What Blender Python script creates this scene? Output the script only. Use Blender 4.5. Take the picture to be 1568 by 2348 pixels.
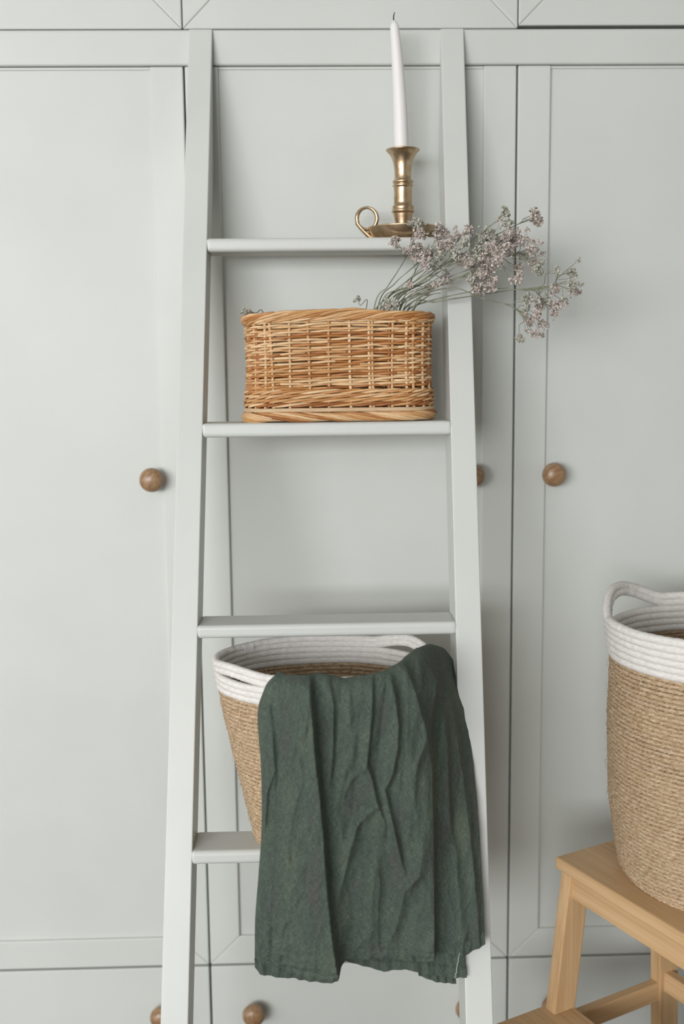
import bpy, bmesh, math, random
import numpy as np
from mathutils import Vector, Matrix, noise

scene = bpy.context.scene
for o in list(bpy.data.objects):
    bpy.data.objects.remove(o)
COL = scene.collection
random.seed(7)
rng = np.random.default_rng(7)
PI = math.pi

# ------------------------------------------------------------------ camera
F_PX, CX, CY = 2400.0, 784.0, 1174.0            # the frame is 1568 x 2348
CAM = np.array([0.0, -1.8, 1.25])
PITCH, YAW, ROLL = 0.13164588, 0.02617015, -0.01094369
def cam_axes(p, y, r):
    f = np.array([math.sin(y)*math.cos(p), math.cos(y)*math.cos(p), -math.sin(p)])
    s = np.array([math.cos(y), -math.sin(y), 0.0]); u = np.cross(s, f)
    return math.cos(r)*s + math.sin(r)*u, -math.sin(r)*s + math.cos(r)*u, f
RT, UP, FW = cam_axes(PITCH, YAW, ROLL)
cd = bpy.data.cameras.new('camera'); cam = bpy.data.objects.new('camera', cd); COL.objects.link(cam)
m = Matrix.Identity(4)
for i in range(3):
    m[i][0] = RT[i]; m[i][1] = UP[i]; m[i][2] = -FW[i]; m[i][3] = CAM[i]
cam.matrix_world = m
cd.sensor_fit = 'VERTICAL'; cd.sensor_height = 36.0; cd.lens = 36.0*F_PX/2348.0
cd.clip_start = 0.05; cd.clip_end = 50
cd.dof.use_dof = True; cd.dof.focus_distance = 1.53; cd.dof.aperture_fstop = 2.2
scene.camera = cam
def at(px, py, Y):
    """the point of the vertical plane y = Y that a pixel of the photograph shows"""
    d = FW + RT*(px-CX)/F_PX - UP*(py-CY)/F_PX
    return CAM + d*((Y-CAM[1])/d[1])
def pix(p):
    q = np.asarray(p) - CAM
    w = q @ FW
    return CX + F_PX*(q @ RT)/w, CY - F_PX*(q @ UP)/w

# ------------------------------------------------------------------ light and exposure
world = bpy.data.worlds.new('world'); scene.world = world; world.use_nodes = True
wb = world.node_tree.nodes['Background']
wb.inputs[0].default_value = (0.86, 0.93, 1.0, 1); wb.inputs[1].default_value = 1.0
WIN = dict(x0=-5.3, x1=-0.7, z0=0.85, z1=2.45, y=-6.2)       # the window behind the camera, to its left
ld = bpy.data.lights.new('window_daylight', 'AREA'); lo = bpy.data.objects.new('window_daylight', ld); COL.objects.link(lo)
ld.shape = 'RECTANGLE'; ld.size = WIN['x1']-WIN['x0']-0.16; ld.size_y = WIN['z1']-WIN['z0']-0.16
ld.energy = 368; ld.color = (0.957, 0.964, 0.986)
lo.location = ((WIN['x0']+WIN['x1'])/2, WIN['y']+0.03, (WIN['z0']+WIN['z1'])/2)
lo.rotation_euler = (PI/2, 0, 0)                               # faces +y, into the room
scene.view_settings.view_transform = 'Standard'; scene.view_settings.look = 'None'
scene.view_settings.gamma = 1.0; scene.view_settings.use_curve_mapping = False
scene.view_settings.exposure = 0.0

# ------------------------------------------------------------------ materials
MAT = {}
def new_mat(name):
    mt = bpy.data.materials.new(name); mt.use_nodes = True
    nt = mt.node_tree; b = nt.nodes['Principled BSDF']; MAT[name] = mt
    return mt, nt, b
def N(nt, kind, **kw):
    n = nt.nodes.new(kind)
    for k, v in kw.items():
        if k in n.inputs: n.inputs[k].default_value = v
        else: setattr(n, k, v)
    return n
def coords(nt, space='Object', scale=(1, 1, 1), rot=(0, 0, 0)):
    tc = N(nt, 'ShaderNodeTexCoord'); mp = N(nt, 'ShaderNodeMapping')
    mp.inputs['Scale'].default_value = scale; mp.inputs['Rotation'].default_value = rot
    nt.links.new(tc.outputs[space], mp.inputs['Vector'])
    return mp.outputs['Vector']
def ramp(nt, fac, stops):
    r = N(nt, 'ShaderNodeValToRGB'); e = r.color_ramp.elements
    while len(e) < len(stops): e.new(0.5)
    for el, (p, c) in zip(e, stops):
        el.position = p; el.color = (*c, 1)
    nt.links.new(fac, r.inputs['Fac'])
    return r.outputs['Color']
def bump(nt, b, height, strength, dist):
    bp = N(nt, 'ShaderNodeBump', Strength=strength, Distance=dist)
    nt.links.new(height, bp.inputs['Height']); nt.links.new(bp.outputs['Normal'], b.inputs['Normal'])
    return bp
def noise_tex(nt, vec, scale, detail=3, rough=0.5):
    n = N(nt, 'ShaderNodeTexNoise', Scale=scale, Detail=detail, Roughness=rough)
    nt.links.new(vec, n.inputs['Vector'])
    return n.outputs['Fac']
def mix(nt, fac, a, b, mode='MIX'):
    mx = N(nt, 'ShaderNodeMix', data_type='RGBA', blend_type=mode)
    for sock, v in ((mx.inputs[0], fac), (mx.inputs[6], a), (mx.inputs[7], b)):
        if isinstance(v, (int, float)): sock.default_value = v
        elif isinstance(v, tuple): sock.default_value = (*v, 1)
        else: nt.links.new(v, sock)
    return mx.outputs[2]

def paint(name, col, stretch, rough=0.42, bstr=0.12):
    mt, nt, b = new_mat(name)
    v = coords(nt, 'Object', stretch)
    n1 = noise_tex(nt, v, 60, 4, 0.6)
    v2 = coords(nt, 'Object', (1, 1, 1))
    n2 = noise_tex(nt, v2, 5, 2)
    dark = tuple(c*0.955 for c in col)
    c1 = ramp(nt, n2, [(0.35, dark), (0.65, col)])
    nt.links.new(c1, b.inputs['Base Color'])
    b.inputs['Roughness'].default_value = rough; b.inputs['Specular IOR Level'].default_value = 0.4
    bump(nt, b, n1, bstr, 0.002)
    return mt
SAGE = (0.600, 0.620, 0.580)
paint('sage_paint_upright', SAGE, (1, 1, 0.04))
paint('sage_paint_across', SAGE, (0.04, 1, 1))
paint('sage_paint_panel', (0.600, 0.622, 0.584), (0.35, 1, 0.12), 0.5, 0.07)
paint('ladder_paint_upright', (0.610, 0.624, 0.588), (1, 1, 0.05), 0.4)
paint('ladder_paint_across', (0.610, 0.624, 0.588), (0.05, 1, 1), 0.4)
paint('wall_plaster', (0.78, 0.78, 0.76), (1, 1, 1), 0.8, 0.1)
paint('white_gloss', (0.8, 0.8, 0.78), (1, 1, 1), 0.35, 0.03)

def wood(name, stops, stretch, scale, rough, ring=0.0, spec=0.4):
    mt, nt, b = new_mat(name)
    v = coords(nt, 'Object', stretch)
    n1 = noise_tex(nt, v, scale, 5, 0.6)
    c = ramp(nt, n1, stops)
    v2 = coords(nt, 'Object', tuple(s*0.35 for s in stretch))
    n2 = noise_tex(nt, v2, scale*0.5, 2)
    c2 = ramp(nt, n2, [(0.3, (0.82, 0.78, 0.74)), (0.7, (1, 1, 1))])
    nt.links.new(mix(nt, 1.0, c, c2, 'MULTIPLY'), b.inputs['Base Color'])
    b.inputs['Roughness'].default_value = rough; b.inputs['Specular IOR Level'].default_value = spec
    bump(nt, b, n1, 0.12, 0.001)
    return mt
BAM = [(0.25, (0.53, 0.335, 0.165)), (0.5, (0.64, 0.425, 0.225)), (0.75, (0.72, 0.505, 0.295))]
wood('bamboo_across', BAM, (0.03, 1, 1), 140, 0.45)     # grain along local x
wood('bamboo_length', BAM, (1, 0.03, 1), 140, 0.45)     # grain along local y
wood('bamboo_upright', BAM, (1, 1, 0.03), 140, 0.45)    # grain along local z
wood('oak', [(0.3, (0.20, 0.115, 0.055)), (0.5, (0.33, 0.20, 0.105)), (0.7, (0.45, 0.295, 0.17))], (1.0, 1.0, 0.16), 190, 0.36, spec=0.6)
wood('floor_board', [(0.3, (0.085, 0.066, 0.05)), (0.7, (0.125, 0.098, 0.075))], (1, 0.05, 1), 60, 0.5)

mt, nt, b = new_mat('dark_inside'); b.inputs['Base Color'].default_value = (0.05, 0.052, 0.048, 1); b.inputs['Roughness'].default_value = 0.9
mt, nt, b = new_mat('window_glass'); b.inputs['Transmission Weight'].default_value = 1.0; b.inputs['Roughness'].default_value = 0.0; b.inputs['IOR'].default_value = 1.01

mt, nt, b = new_mat('brass')
v = coords(nt); n1 = noise_tex(nt, v, 90, 4, 0.65); n2 = noise_tex(nt, v, 700, 2)
nt.links.new(ramp(nt, n1, [(0.30, (0.40, 0.275, 0.16)), (0.55, (0.61, 0.46, 0.30)), (0.8, (0.72, 0.585, 0.42))]), b.inputs['Base Color'])
b.inputs['Metallic'].default_value = 1.0
rr = N(nt, 'ShaderNodeMapRange'); nt.links.new(n1, rr.inputs[0]); rr.inputs[3].default_value = 0.42; rr.inputs[4].default_value = 0.24
nt.links.new(rr.outputs[0], b.inputs['Roughness'])
bump(nt, b, n2, 0.06, 0.0006)

mt, nt, b = new_mat('candle_wax'); b.inputs['Base Color'].default_value = (0.80, 0.78, 0.76, 1); b.inputs['Roughness'].default_value = 0.42
b.inputs['Subsurface Weight'].default_value = 0.25; b.inputs['Subsurface Radius'].default_value = (0.006, 0.005, 0.004); b.inputs['Subsurface Scale'].default_value = 1.0
mt, nt, b = new_mat('wick'); b.inputs['Base Color'].default_value = (0.02, 0.018, 0.016, 1); b.inputs['Roughness'].default_value = 0.9

# willow rods: every rod its own tone, streaked along its length (u of the uv runs along the rod in metres)
mt, nt, b = new_mat('willow')
oi = N(nt, 'ShaderNodeObjectInfo')
tone = ramp(nt, oi.outputs['Random'], [(0.0, (0.80, 0.585, 0.35)), (0.35, (0.70, 0.455, 0.235)), (0.58, (0.60, 0.335, 0.135)), (0.80, (0.47, 0.205, 0.062)), (1.0, (0.34, 0.125, 0.034))])
v = coords(nt, 'UV', (1, 4, 1)); n1 = noise_tex(nt, v, 22, 3, 0.6)
v2 = coords(nt, 'UV', (0.3, 6, 1)); n2 = noise_tex(nt, v2, 300, 3, 0.6)
c = mix(nt, 1.0, tone, ramp(nt, n1, [(0.32, (0.66, 0.54, 0.42)), (0.55, (1, 1, 1)), (0.75, (1.18, 1.2, 1.22))]), 'MULTIPLY')
nt.links.new(c, b.inputs['Base Color']); b.inputs['Roughness'].default_value = 0.42; b.inputs['Specular IOR Level'].default_value = 0.45
bump(nt, b, n2, 0.25, 0.0006)
mt, nt, b = new_mat('willow_band')
v = coords(nt, 'UV', (0.2, 5, 1)); n1 = noise_tex(nt, v, 160, 3)
nt.links.new(ramp(nt, n1, [(0.3, (0.50, 0.34, 0.19)), (0.7, (0.66, 0.48, 0.30))]), b.inputs['Base Color']); b.inputs['Roughness'].default_value = 0.5

mt, nt, b = new_mat('seagrass')
oi = N(nt, 'ShaderNodeObjectInfo')
v = coords(nt, 'UV', (1, 1, 1)); 
off = N(nt, 'ShaderNodeVectorMath', operation='ADD'); cmb = N(nt, 'ShaderNodeCombineXYZ')
mul = N(nt, 'ShaderNodeMath', operation='MULTIPLY'); nt.links.new(oi.outputs['Random'], mul.inputs[0]); mul.inputs[1].default_value = 37.0
nt.links.new(mul.outputs[0], cmb.inputs[0]); nt.links.new(v, off.inputs[0]); nt.links.new(cmb.outputs[0], off.inputs[1])
def scaled(vec, s):
    mp = N(nt, 'ShaderNodeMapping'); mp.inputs['Scale'].default_value = s; nt.links.new(vec, mp.inputs['Vector']); return mp.outputs['Vector']
n1 = noise_tex(nt, scaled(off.outputs[0], (1, 1.2, 1)), 130, 4, 0.7)
n2 = noise_tex(nt, scaled(off.outputs[0], (0.25, 3, 1)), 420, 3, 0.6)
c = ramp(nt, n1, [(0.30, (0.33, 0.205, 0.105)), (0.42, (0.62, 0.44, 0.26)), (0.58, (0.76, 0.585, 0.39)), (0.72, (0.88, 0.77, 0.61))])
c = mix(nt, 1.0, c, ramp(nt, n2, [(0.32, (0.50, 0.43, 0.37)), (0.58, (1.08, 1.08, 1.08))]), 'MULTIPLY')
nt.links.new(c, b.inputs['Base Color']); b.inputs['Roughness'].default_value = 0.6
bump(nt, b, n2, 0.9, 0.002)

mt, nt, b = new_mat('cotton_rope')
v = coords(nt, 'UV', (1, 1, 1), (0, 0, 0.6)); n1 = noise_tex(nt, v, 900, 2); 
v2 = coords(nt, 'UV', (1, 3, 1)); n2 = noise_tex(nt, v2, 120, 3)
nt.links.new(ramp(nt, n2, [(0.3, (0.68, 0.64, 0.59)), (0.6, (0.80, 0.775, 0.74))]), b.inputs['Base Color'])
b.inputs['Roughness'].default_value = 0.85; b.inputs['Specular IOR Level'].default_value = 0.2
bump(nt, b, n1, 0.7, 0.0012)
mt, nt, b = new_mat('white_tape'); b.inputs['Base Color'].default_value = (0.78, 0.78, 0.78, 1); b.inputs['Roughness'].default_value = 0.7

mt, nt, b = new_mat('green_linen')
vw = coords(nt, 'UV', (1, 0.06, 1)); vf = coords(nt, 'UV', (0.06, 1, 1)); vs = coords(nt, 'UV', (1, 0.45, 1))
nw = noise_tex(nt, vw, 2600, 2); nf = noise_tex(nt, vf, 2600, 2); ns = noise_tex(nt, vs, 22, 4, 0.62); nm = noise_tex(nt, vs, 160, 3, 0.7)
add = N(nt, 'ShaderNodeMath', operation='ADD'); nt.links.new(nw, add.inputs[0]); nt.links.new(nf, add.inputs[1])
base = ramp(nt, ns, [(0.27, (0.076, 0.074, 0.066)), (0.45, (0.064, 0.085, 0.068)), (0.60, (0.078, 0.100, 0.077)), (0.75, (0.102, 0.121, 0.087))])
half = N(nt, 'ShaderNodeMath', operation='MULTIPLY'); nt.links.new(add.outputs[0], half.inputs[0]); half.inputs[1].default_value = 0.5
thr = ramp(nt, half.outputs[0], [(0.38, (0.55, 0.55, 0.56)), (0.51, (1, 1, 1)), (0.63, (1.6, 1.6, 1.58))])
c = mix(nt, 1.0, base, thr, 'MULTIPLY')
c = mix(nt, 0.5, c, mix(nt, 1.0, c, ramp(nt, nm, [(0.3, (0.75, 0.75, 0.75)), (0.7, (1.3, 1.3, 1.3))]), 'MULTIPLY'))
nt.links.new(c, b.inputs['Base Color']); b.inputs['Roughness'].default_value = 0.85; b.inputs['Specular IOR Level'].default_value = 0.15
b.inputs['Sheen Weight'].default_value = 0.05; b.inputs['Sheen Roughness'].default_value = 0.5
bp1 = bump(nt, b, half.outputs[0], 0.35, 0.0008)
nwr = noise_tex(nt, coords(nt, 'UV', (1, 0.45, 1)), 48, 4, 0.6)
bp2 = N(nt, 'ShaderNodeBump', Strength=0.35, Distance=0.006); nt.links.new(nwr, bp2.inputs['Height']); nt.links.new(bp2.outputs['Normal'], bp1.inputs['Normal'])
mt, nt, b = new_mat('pale_thread'); b.inputs['Base Color'].default_value = (0.34, 0.44, 0.38, 1); b.inputs['Roughness'].default_value = 0.8

mt, nt, b = new_mat('dried_stem')
v = coords(nt); n1 = noise_tex(nt, v, 60, 2)
nt.links.new(ramp(nt, n1, [(0.35, (0.15, 0.162, 0.108)), (0.65, (0.29, 0.30, 0.215))]), b.inputs['Base Color']); b.inputs['Roughness'].default_value = 0.7
mt, nt, b = new_mat('dried_petal')
v = coords(nt); n1 = noise_tex(nt, v, 230, 2, 0.7)
nt.links.new(ramp(nt, n1, [(0.34, (0.20, 0.185, 0.14)), (0.45, (0.41, 0.345, 0.305)), (0.56, (0.61, 0.535, 0.485)), (0.72, (0.82, 0.775, 0.71))]), b.inputs['Base Color'])
b.inputs['Roughness'].default_value = 0.8
mt, nt, b = new_mat('dried_petal_grey')
v = coords(nt); n1 = noise_tex(nt, v, 230, 2, 0.7)
nt.links.new(ramp(nt, n1, [(0.30, (0.19, 0.20, 0.145)), (0.48, (0.39, 0.385, 0.315)), (0.68, (0.68, 0.66, 0.60))]), b.inputs['Base Color'])
b.inputs['Roughness'].default_value = 0.8

# ------------------------------------------------------------------ helpers
def tag(o, label=None, cat=None, group=None, kind=None):
    if label: o['label'] = label
    if cat: o['category'] = cat
    if group: o['group'] = group
    if kind: o['kind'] = kind
    return o
def empty(name, loc, label, cat, group=None, rz=0.0):
    o = bpy.data.objects.new(name, None); COL.objects.link(o)
    o.location = loc; o.rotation_euler = (0, 0, rz); o.empty_display_size = 0.05
    return tag(o, label, cat, group)
def world_of(p):
    M = p.matrix_parent_inverse @ p.matrix_basis if p.parent is not None else p.matrix_basis.copy()
    return world_of(p.parent) @ M if p.parent is not None else M
def link(name, me, mat, parent=None, world_coords=True, smooth=False):
    """one mesh object; vertices given in world coordinates keep their place under a moved parent"""
    if smooth:
        me.polygons.foreach_set('use_smooth', [True]*len(me.polygons))
    o = bpy.data.objects.new(name, me); COL.objects.link(o)
    if mat: me.materials.append(MAT[mat])
    if parent is not None:
        o.parent = parent
        if world_coords:
            o.matrix_parent_inverse = world_of(parent).inverted()
    return o
def mesh(name, verts, faces, uvs=None):
    me = bpy.data.meshes.new(name)
    me.from_pydata([tuple(map(float, v)) for v in verts], [], [tuple(map(int, f)) for f in faces])
    if uvs is not None:
        l = me.uv_layers.new(name='UVMap')
        l.data.foreach_set('uv', np.asarray(uvs, dtype=np.float32).ravel())
    me.update()
    return me
def prism(name, poly, axis, a, b_, bev=0.0015, seg=2, shear=None):
    """a flat polygon (in the two other axes) extruded along axis from a to b_, edges rounded"""
    bm = bmesh.new(); n = len(poly)
    def pt(p, t):
        if axis == 'x': return (t, p[0], p[1])
        if axis == 'y': return (p[0], t, p[1])
        return (p[0], p[1], t)
    v0 = [bm.verts.new(pt(p, a)) for p in poly]; v1 = [bm.verts.new(pt(p, b_)) for p in poly]
    bm.faces.new(v0); bm.faces.new(v1)
    for i in range(n):
        bm.faces.new((v0[i], v0[(i+1) % n], v1[(i+1) % n], v1[i]))
    if shear:
        for v in bm.verts: v.co = Vector(shear(v.co))
    bmesh.ops.recalc_face_normals(bm, faces=bm.faces)
    if bev > 0:
        bmesh.ops.bevel(bm, geom=list(bm.edges), offset=bev, segments=seg, profile=0.5, affect='EDGES', clamp_overlap=True)
    me = bpy.data.meshes.new(name); bm.to_mesh(me); bm.free()
    return me
def box(name, x0, x1, y0, y1, z0, z1, bev=0.0015, seg=2):
    return prism(name, [(y0, z0), (y1, z0), (y1, z1), (y0, z1)], 'x', x0, x1, bev, seg)
def lathe(name, prof, center, axis='z', n=40, smooth_uv=False):
    """prof: (radius, height) pairs from one end to the other"""
    prof = np.array(prof, float); k = len(prof)
    th = np.linspace(0, 2*PI, n, endpoint=False)
    V = []
    for r, h in prof:
        for t in th:
            c, s = r*math.cos(t), r*math.sin(t)
            V.append((c, s, h) if axis == 'z' else (c, -h, s))
    Fc = []
    for i in range(k-1):
        for j in range(n):
            a0, a1 = i*n+j, i*n+(j+1) % n
            f = (a0, a1, a1+n, a0+n)
            Fc.append(f)
    Fc.append(tuple(range(n))[::-1]); Fc.append(tuple(range((k-1)*n, k*n)))
    V = np.array(V) + np.asarray(center)
    me = mesh(name, V, Fc)
    return me
def tube_arrays(P, R, sides=6, closed=False, up=None, flat=1.0, strands=0, depth=0.0, twist=0.0, phase=0.0):
    """a rod along the points P; u of the uv runs along it in metres. strands/depth/twist carve rope strands"""
    P = np.asarray(P, float); n = len(P)
    if closed:
        T = np.roll(P, -1, 0) - np.roll(P, 1, 0)
        L = np.linalg.norm(np.roll(P, -1, 0)-P, axis=1); S = np.concatenate([[0], np.cumsum(L)])
    else:
        T = np.gradient(P, axis=0); L = np.linalg.norm(np.diff(P, axis=0), axis=1); S = np.concatenate([[0], np.cumsum(L)])
    T /= np.linalg.norm(T, axis=1)[:, None] + 1e-12
    if up is not None:
        U = np.tile(np.asarray(up, float), (n, 1)); A = np.cross(T, U); A /= np.linalg.norm(A, axis=1)[:, None] + 1e-12
        B = np.cross(A, T)
    else:
        A = np.zeros_like(P); a = np.cross(T[0], [0.3, 0.2, 0.93]); a /= np.linalg.norm(a)
        for i in range(n):
            a = a - T[i]*(a @ T[i]); a /= np.linalg.norm(a) + 1e-12; A[i] = a
        B = np.cross(T, A)
    R = np.broadcast_to(np.asarray(R, float), (n,))
    ph = np.linspace(0, 2*PI, sides, endpoint=False)
    rad = np.ones((n, sides))
    if strands:
        rad = 1 - depth*(1-np.abs(np.cos(0.5*strands*(ph[None, :] - twist*S[:n, None]) + phase)))
    V = P[:, None, :] + (R[:, None]*rad*np.cos(ph)[None, :])[..., None]*A[:, None, :]*flat + (R[:, None]*rad*np.sin(ph)[None, :])[..., None]*B[:, None, :]
    V = V.reshape(-1, 3)
    m_ = n if closed else n-1
    i = np.arange(m_)[:, None]; j = np.arange(sides)[None, :]
    i2 = (i+1) % n; j2 = (j+1) % sides
    Fq = np.stack([np.broadcast_to(i*sides+j, (m_, sides)), i*sides+j2, i2*sides+j2, np.broadcast_to(i2*sides+j, (m_, sides))], -1).reshape(-1, 4)
    Rm = float(np.mean(R)); u0 = np.broadcast_to(S[:m_][:, None], (m_, sides)); u1 = np.broadcast_to(S[1:m_+1][:, None], (m_, sides))
    v0 = np.broadcast_to(j*2*PI*Rm/sides, (m_, sides)); v1 = v0 + 2*PI*Rm/sides
    UV = np.stack([np.stack([u0, v0], -1), np.stack([u0, v1], -1), np.stack([u1, v1], -1), np.stack([u1, v0], -1)], 2).reshape(-1, 2)
    return V, Fq, UV
def fast_mesh(name, V, Fq, UV=None, caps=None):
    me = bpy.data.meshes.new(name)
    nf = len(Fq); extra = caps or []
    loops = Fq.ravel().tolist(); starts = list(range(0, 4*nf, 4)); tot = 4*nf
    for c in extra:
        starts.append(tot); loops += list(c); tot += len(c)
    me.vertices.add(len(V)); me.vertices.foreach_set('co', np.asarray(V, np.float32).ravel())
    me.loops.add(tot); me.loops.foreach_set('vertex_index', np.array(loops, np.int32))
    me.polygons.add(len(starts)); me.polygons.foreach_set('loop_start', np.array(starts, np.int32))
    me.update(calc_edges=True)
    if UV is not None:
        l = me.uv_layers.new(name='UVMap')
        full = np.zeros((tot, 2), np.float32); full[:len(UV)] = UV
        l.data.foreach_set('uv', full.ravel())
    me.polygons.foreach_set('use_smooth', np.ones(len(starts), bool))
    me.validate(); me.update()
    return me
def tube(name, P, R, mat, parent, sides=6, closed=False, **kw):
    V, Fq, UV = tube_arrays(P, R, sides, closed, **kw)
    caps = None
    if not closed:
        n = len(P); caps = [tuple(range(sides))[::-1], tuple(range((n-1)*sides, n*sides))]
    return link(name, fast_mesh(name, V, Fq, UV, caps), mat, parent)
def catmull(ctrl, n):
    C = np.asarray(ctrl, float); C = np.vstack([2*C[0]-C[1], C, 2*C[-1]-C[-2]])
    k = len(C)-3; t = np.linspace(0, k, n); i = np.minimum(t.astype(int), k-1); f = (t-i)[:, None]
    p0, p1, p2, p3 = C[i], C[i+1], C[i+2], C[i+3]
    return 0.5*(2*p1 + (p2-p0)*f + (2*p0-5*p1+4*p2-p3)*f**2 + (3*p1-p0-3*p2+p3)*f**3)

# ------------------------------------------------------------------ the room
RX0, RX1, RY0, RY1, RZ1 = -5.7, 3.8, -6.2, 0.5, 2.7
tag(link('floor', box('floor', RX0-0.1, RX1+0.1, RY0-0.1, RY1+0.1, -0.1, 0, 0), 'floor_board'), kind='structure')
tag(link('ceiling', box('ceiling', RX0-0.1, RX1+0.1, RY0-0.1, RY1+0.1, RZ1, RZ1+0.1, 0), 'wall_plaster'), kind='structure')
tag(link('wall_far', box('wall_far', RX0-0.1, RX1+0.1, RY1, RY1+0.1, 0, RZ1, 0), 'wall_plaster'), kind='structure')
tag(link('wall_left', box('wall_left', RX0-0.1, RX0, RY0-0.1, RY1, 0, RZ1, 0), 'wall_plaster'), kind='structure')
tag(link('wall_right', box('wall_right', RX1, RX1+0.1, RY0-0.1, RY1, 0, RZ1, 0), 'wall_plaster'), kind='structure')
def near_wall():                                 # the wall behind the camera, with the window opening
    V, Fc = [], []
    for x0, x1, z0, z1 in ((RX0, WIN['x0'], 0, RZ1), (WIN['x1'], RX1, 0, RZ1), (WIN['x0'], WIN['x1'], 0, WIN['z0']), (WIN['x0'], WIN['x1'], WIN['z1'], RZ1)):
        k = len(V)
        for y in (RY0-0.1, RY0):
            V += [(x0, y, z0), (x1, y, z0), (x1, y, z1), (x0, y, z1)]
        Fc += [(k, k+1, k+2, k+3), (k+7, k+6, k+5, k+4), (k, k+4, k+5, k+1), (k+1, k+5, k+6, k+2), (k+2, k+6, k+7, k+3), (k+3, k+7, k+4, k)]
    return mesh('wall_near', V, Fc)
tag(link('wall_near', near_wall(), 'wall_plaster'), kind='structure')
win = bpy.data.objects.new('window_1', None); COL.objects.link(win); tag(win, kind='structure')
win.location = (WIN['x0'], RY0-0.05, WIN['z0'])
for nm, x0, x1, z0, z1 in (('frame_side', WIN['x0'], WIN['x0']+0.06, WIN['z0'], WIN['z1']), ('frame_side', WIN['x1']-0.06, WIN['x1'], WIN['z0'], WIN['z1']),
                           ('frame_rail', WIN['x0'], WIN['x1'], WIN['z0'], WIN['z0']+0.06), ('frame_rail', WIN['x0'], WIN['x1'], WIN['z1']-0.06, WIN['z1'])):
    link(nm, box(nm, x0, x1, RY0-0.08, RY0-0.03, z0, z1, 0.003), 'white_gloss', win)
link('pane', box('pane', WIN['x0']+0.05, WIN['x1']-0.05, RY0-0.062, RY0-0.056, WIN['z0']+0.05, WIN['z1']-0.05, 0), 'window_glass', win)

# ------------------------------------------------------------------ the wardrobe wall
SEAM = [-0.7545, -0.2045, 0.3455, 0.8955]
ZD0, ZD1 = 0.176, 1.7516
ward = empty('wardrobe', (0.0705, 0.2, 0), 'wide pale sage green painted wardrobe of panelled doors filling the background', 'wardrobe')
for x0, x1 in ((SEAM[0], SEAM[0]+0.02), (SEAM[1]-0.01, SEAM[1]+0.01), (SEAM[2]-0.01, SEAM[2]+0.01), (SEAM[3]-0.02, SEAM[3])):
    link('carcass_side', box('carcass_side', x0, x1, 0.034, 0.46, 0.0, 2.30, 0), 'dark_inside', ward)
link('carcass_back', box('carcass_back', SEAM[0], SEAM[3], 0.44, 0.46, 0.0, 2.30, 0), 'dark_inside', ward)
link('carcass_top', box('carcass_top', SEAM[0], SEAM[3], 0.034, 0.46, 2.30, 2.32, 0), 'sage_paint_across', ward)
link('carcass_shelf', box('carcass_shelf', SEAM[0], SEAM[3], 0.034, 0.44, 1.77, 1.80, 0), 'dark_inside', ward)
link('carcass_shelf', box('carcass_shelf', SEAM[0], SEAM[3], 0.034, 0.44, 0.160, 0.19, 0), 'dark_inside', ward)
link('top_rail', box('top_rail', SEAM[0]-0.01, SEAM[3]+0.01, 0.0, 0.034, 1.7525, 1.8085, 0.004, 3), 'sage_paint_across', ward)
link('plinth', box('plinth', SEAM[0], SEAM[3], 0.03, 0.05, 0.0, 0.022, 0.001), 'sage_paint_across', ward)
KNOB = [(0.0085, 0.0), (0.0085, 0.008), (0.0095, 0.0105), (0.0150, 0.0125), (0.0190, 0.0165), (0.0207, 0.0215), (0.0200, 0.0265), (0.0172, 0.0315), (0.0125, 0.0350), (0.0062, 0.0368), (0.001, 0.0372)]
knob_me = lathe('knob', KNOB, (0, 0, 0), 'y', 36)
knob_me.materials.append(MAT['oak'])
knob_me.polygons.foreach_set('use_smooth', [True]*len(knob_me.polygons))
def knob(parent, x, y, z, spin):
    o = bpy.data.objects.new('knob', knob_me); COL.objects.link(o); o.parent = parent
    o.matrix_parent_inverse = world_of(parent).inverted()
    o.location = (x, y, z); o.rotation_euler = (0, spin, 0)
    o['label'] = 'round brown oak knob'
    return o
def framed_door(x0, x1, z0, z1, has_top, y=0.003):
    """stiles and a mitred bottom rail round a recessed panel; the panel itself carries the door"""
    w, t = 0.0545, 0.022
    root = link('door', box('door', x0+w-0.006, x1-w+0.006, y+0.0062, y+0.016, z0+w, z1-(w if has_top else 0.004), 0), 'sage_paint_panel', ward)
    link('stile', prism('stile', [(x0, z0), (x0, z1), (x0+w, z1 - (w if has_top else 0)), (x0+w, z0+w)], 'y', y, y+t, 0.0022, 3), 'sage_paint_upright', root)
    link('stile', prism('stile', [(x1, z0), (x1, z1), (x1-w, z1 - (w if has_top else 0)), (x1-w, z0+w)], 'y', y, y+t, 0.0022, 3), 'sage_paint_upright', root)
    link('bottom_rail', prism('bottom_rail', [(x0, z0), (x1, z0), (x1-w, z0+w), (x0+w, z0+w)], 'y', y+0.0002, y+t, 0.0022, 3), 'sage_paint_across', root)
    if has_top:
        link('top_rail', prism('top_rail', [(x0, z1), (x1, z1), (x1-w, z1-w), (x0+w, z1-w)], 'y', y+0.0002, y+t, 0.0022, 3), 'sage_paint_across', root)
    else:
        link('bead', box('bead', x0+w, x1-w, y+0.0035, y+0.012, z1-0.0042, z1, 0.0008), 'sage_paint_across', root)
    return root
G = 0.0014
KNX = [SEAM[1]-0.0725, SEAM[2]-0.0745, SEAM[2]+0.0665]
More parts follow.
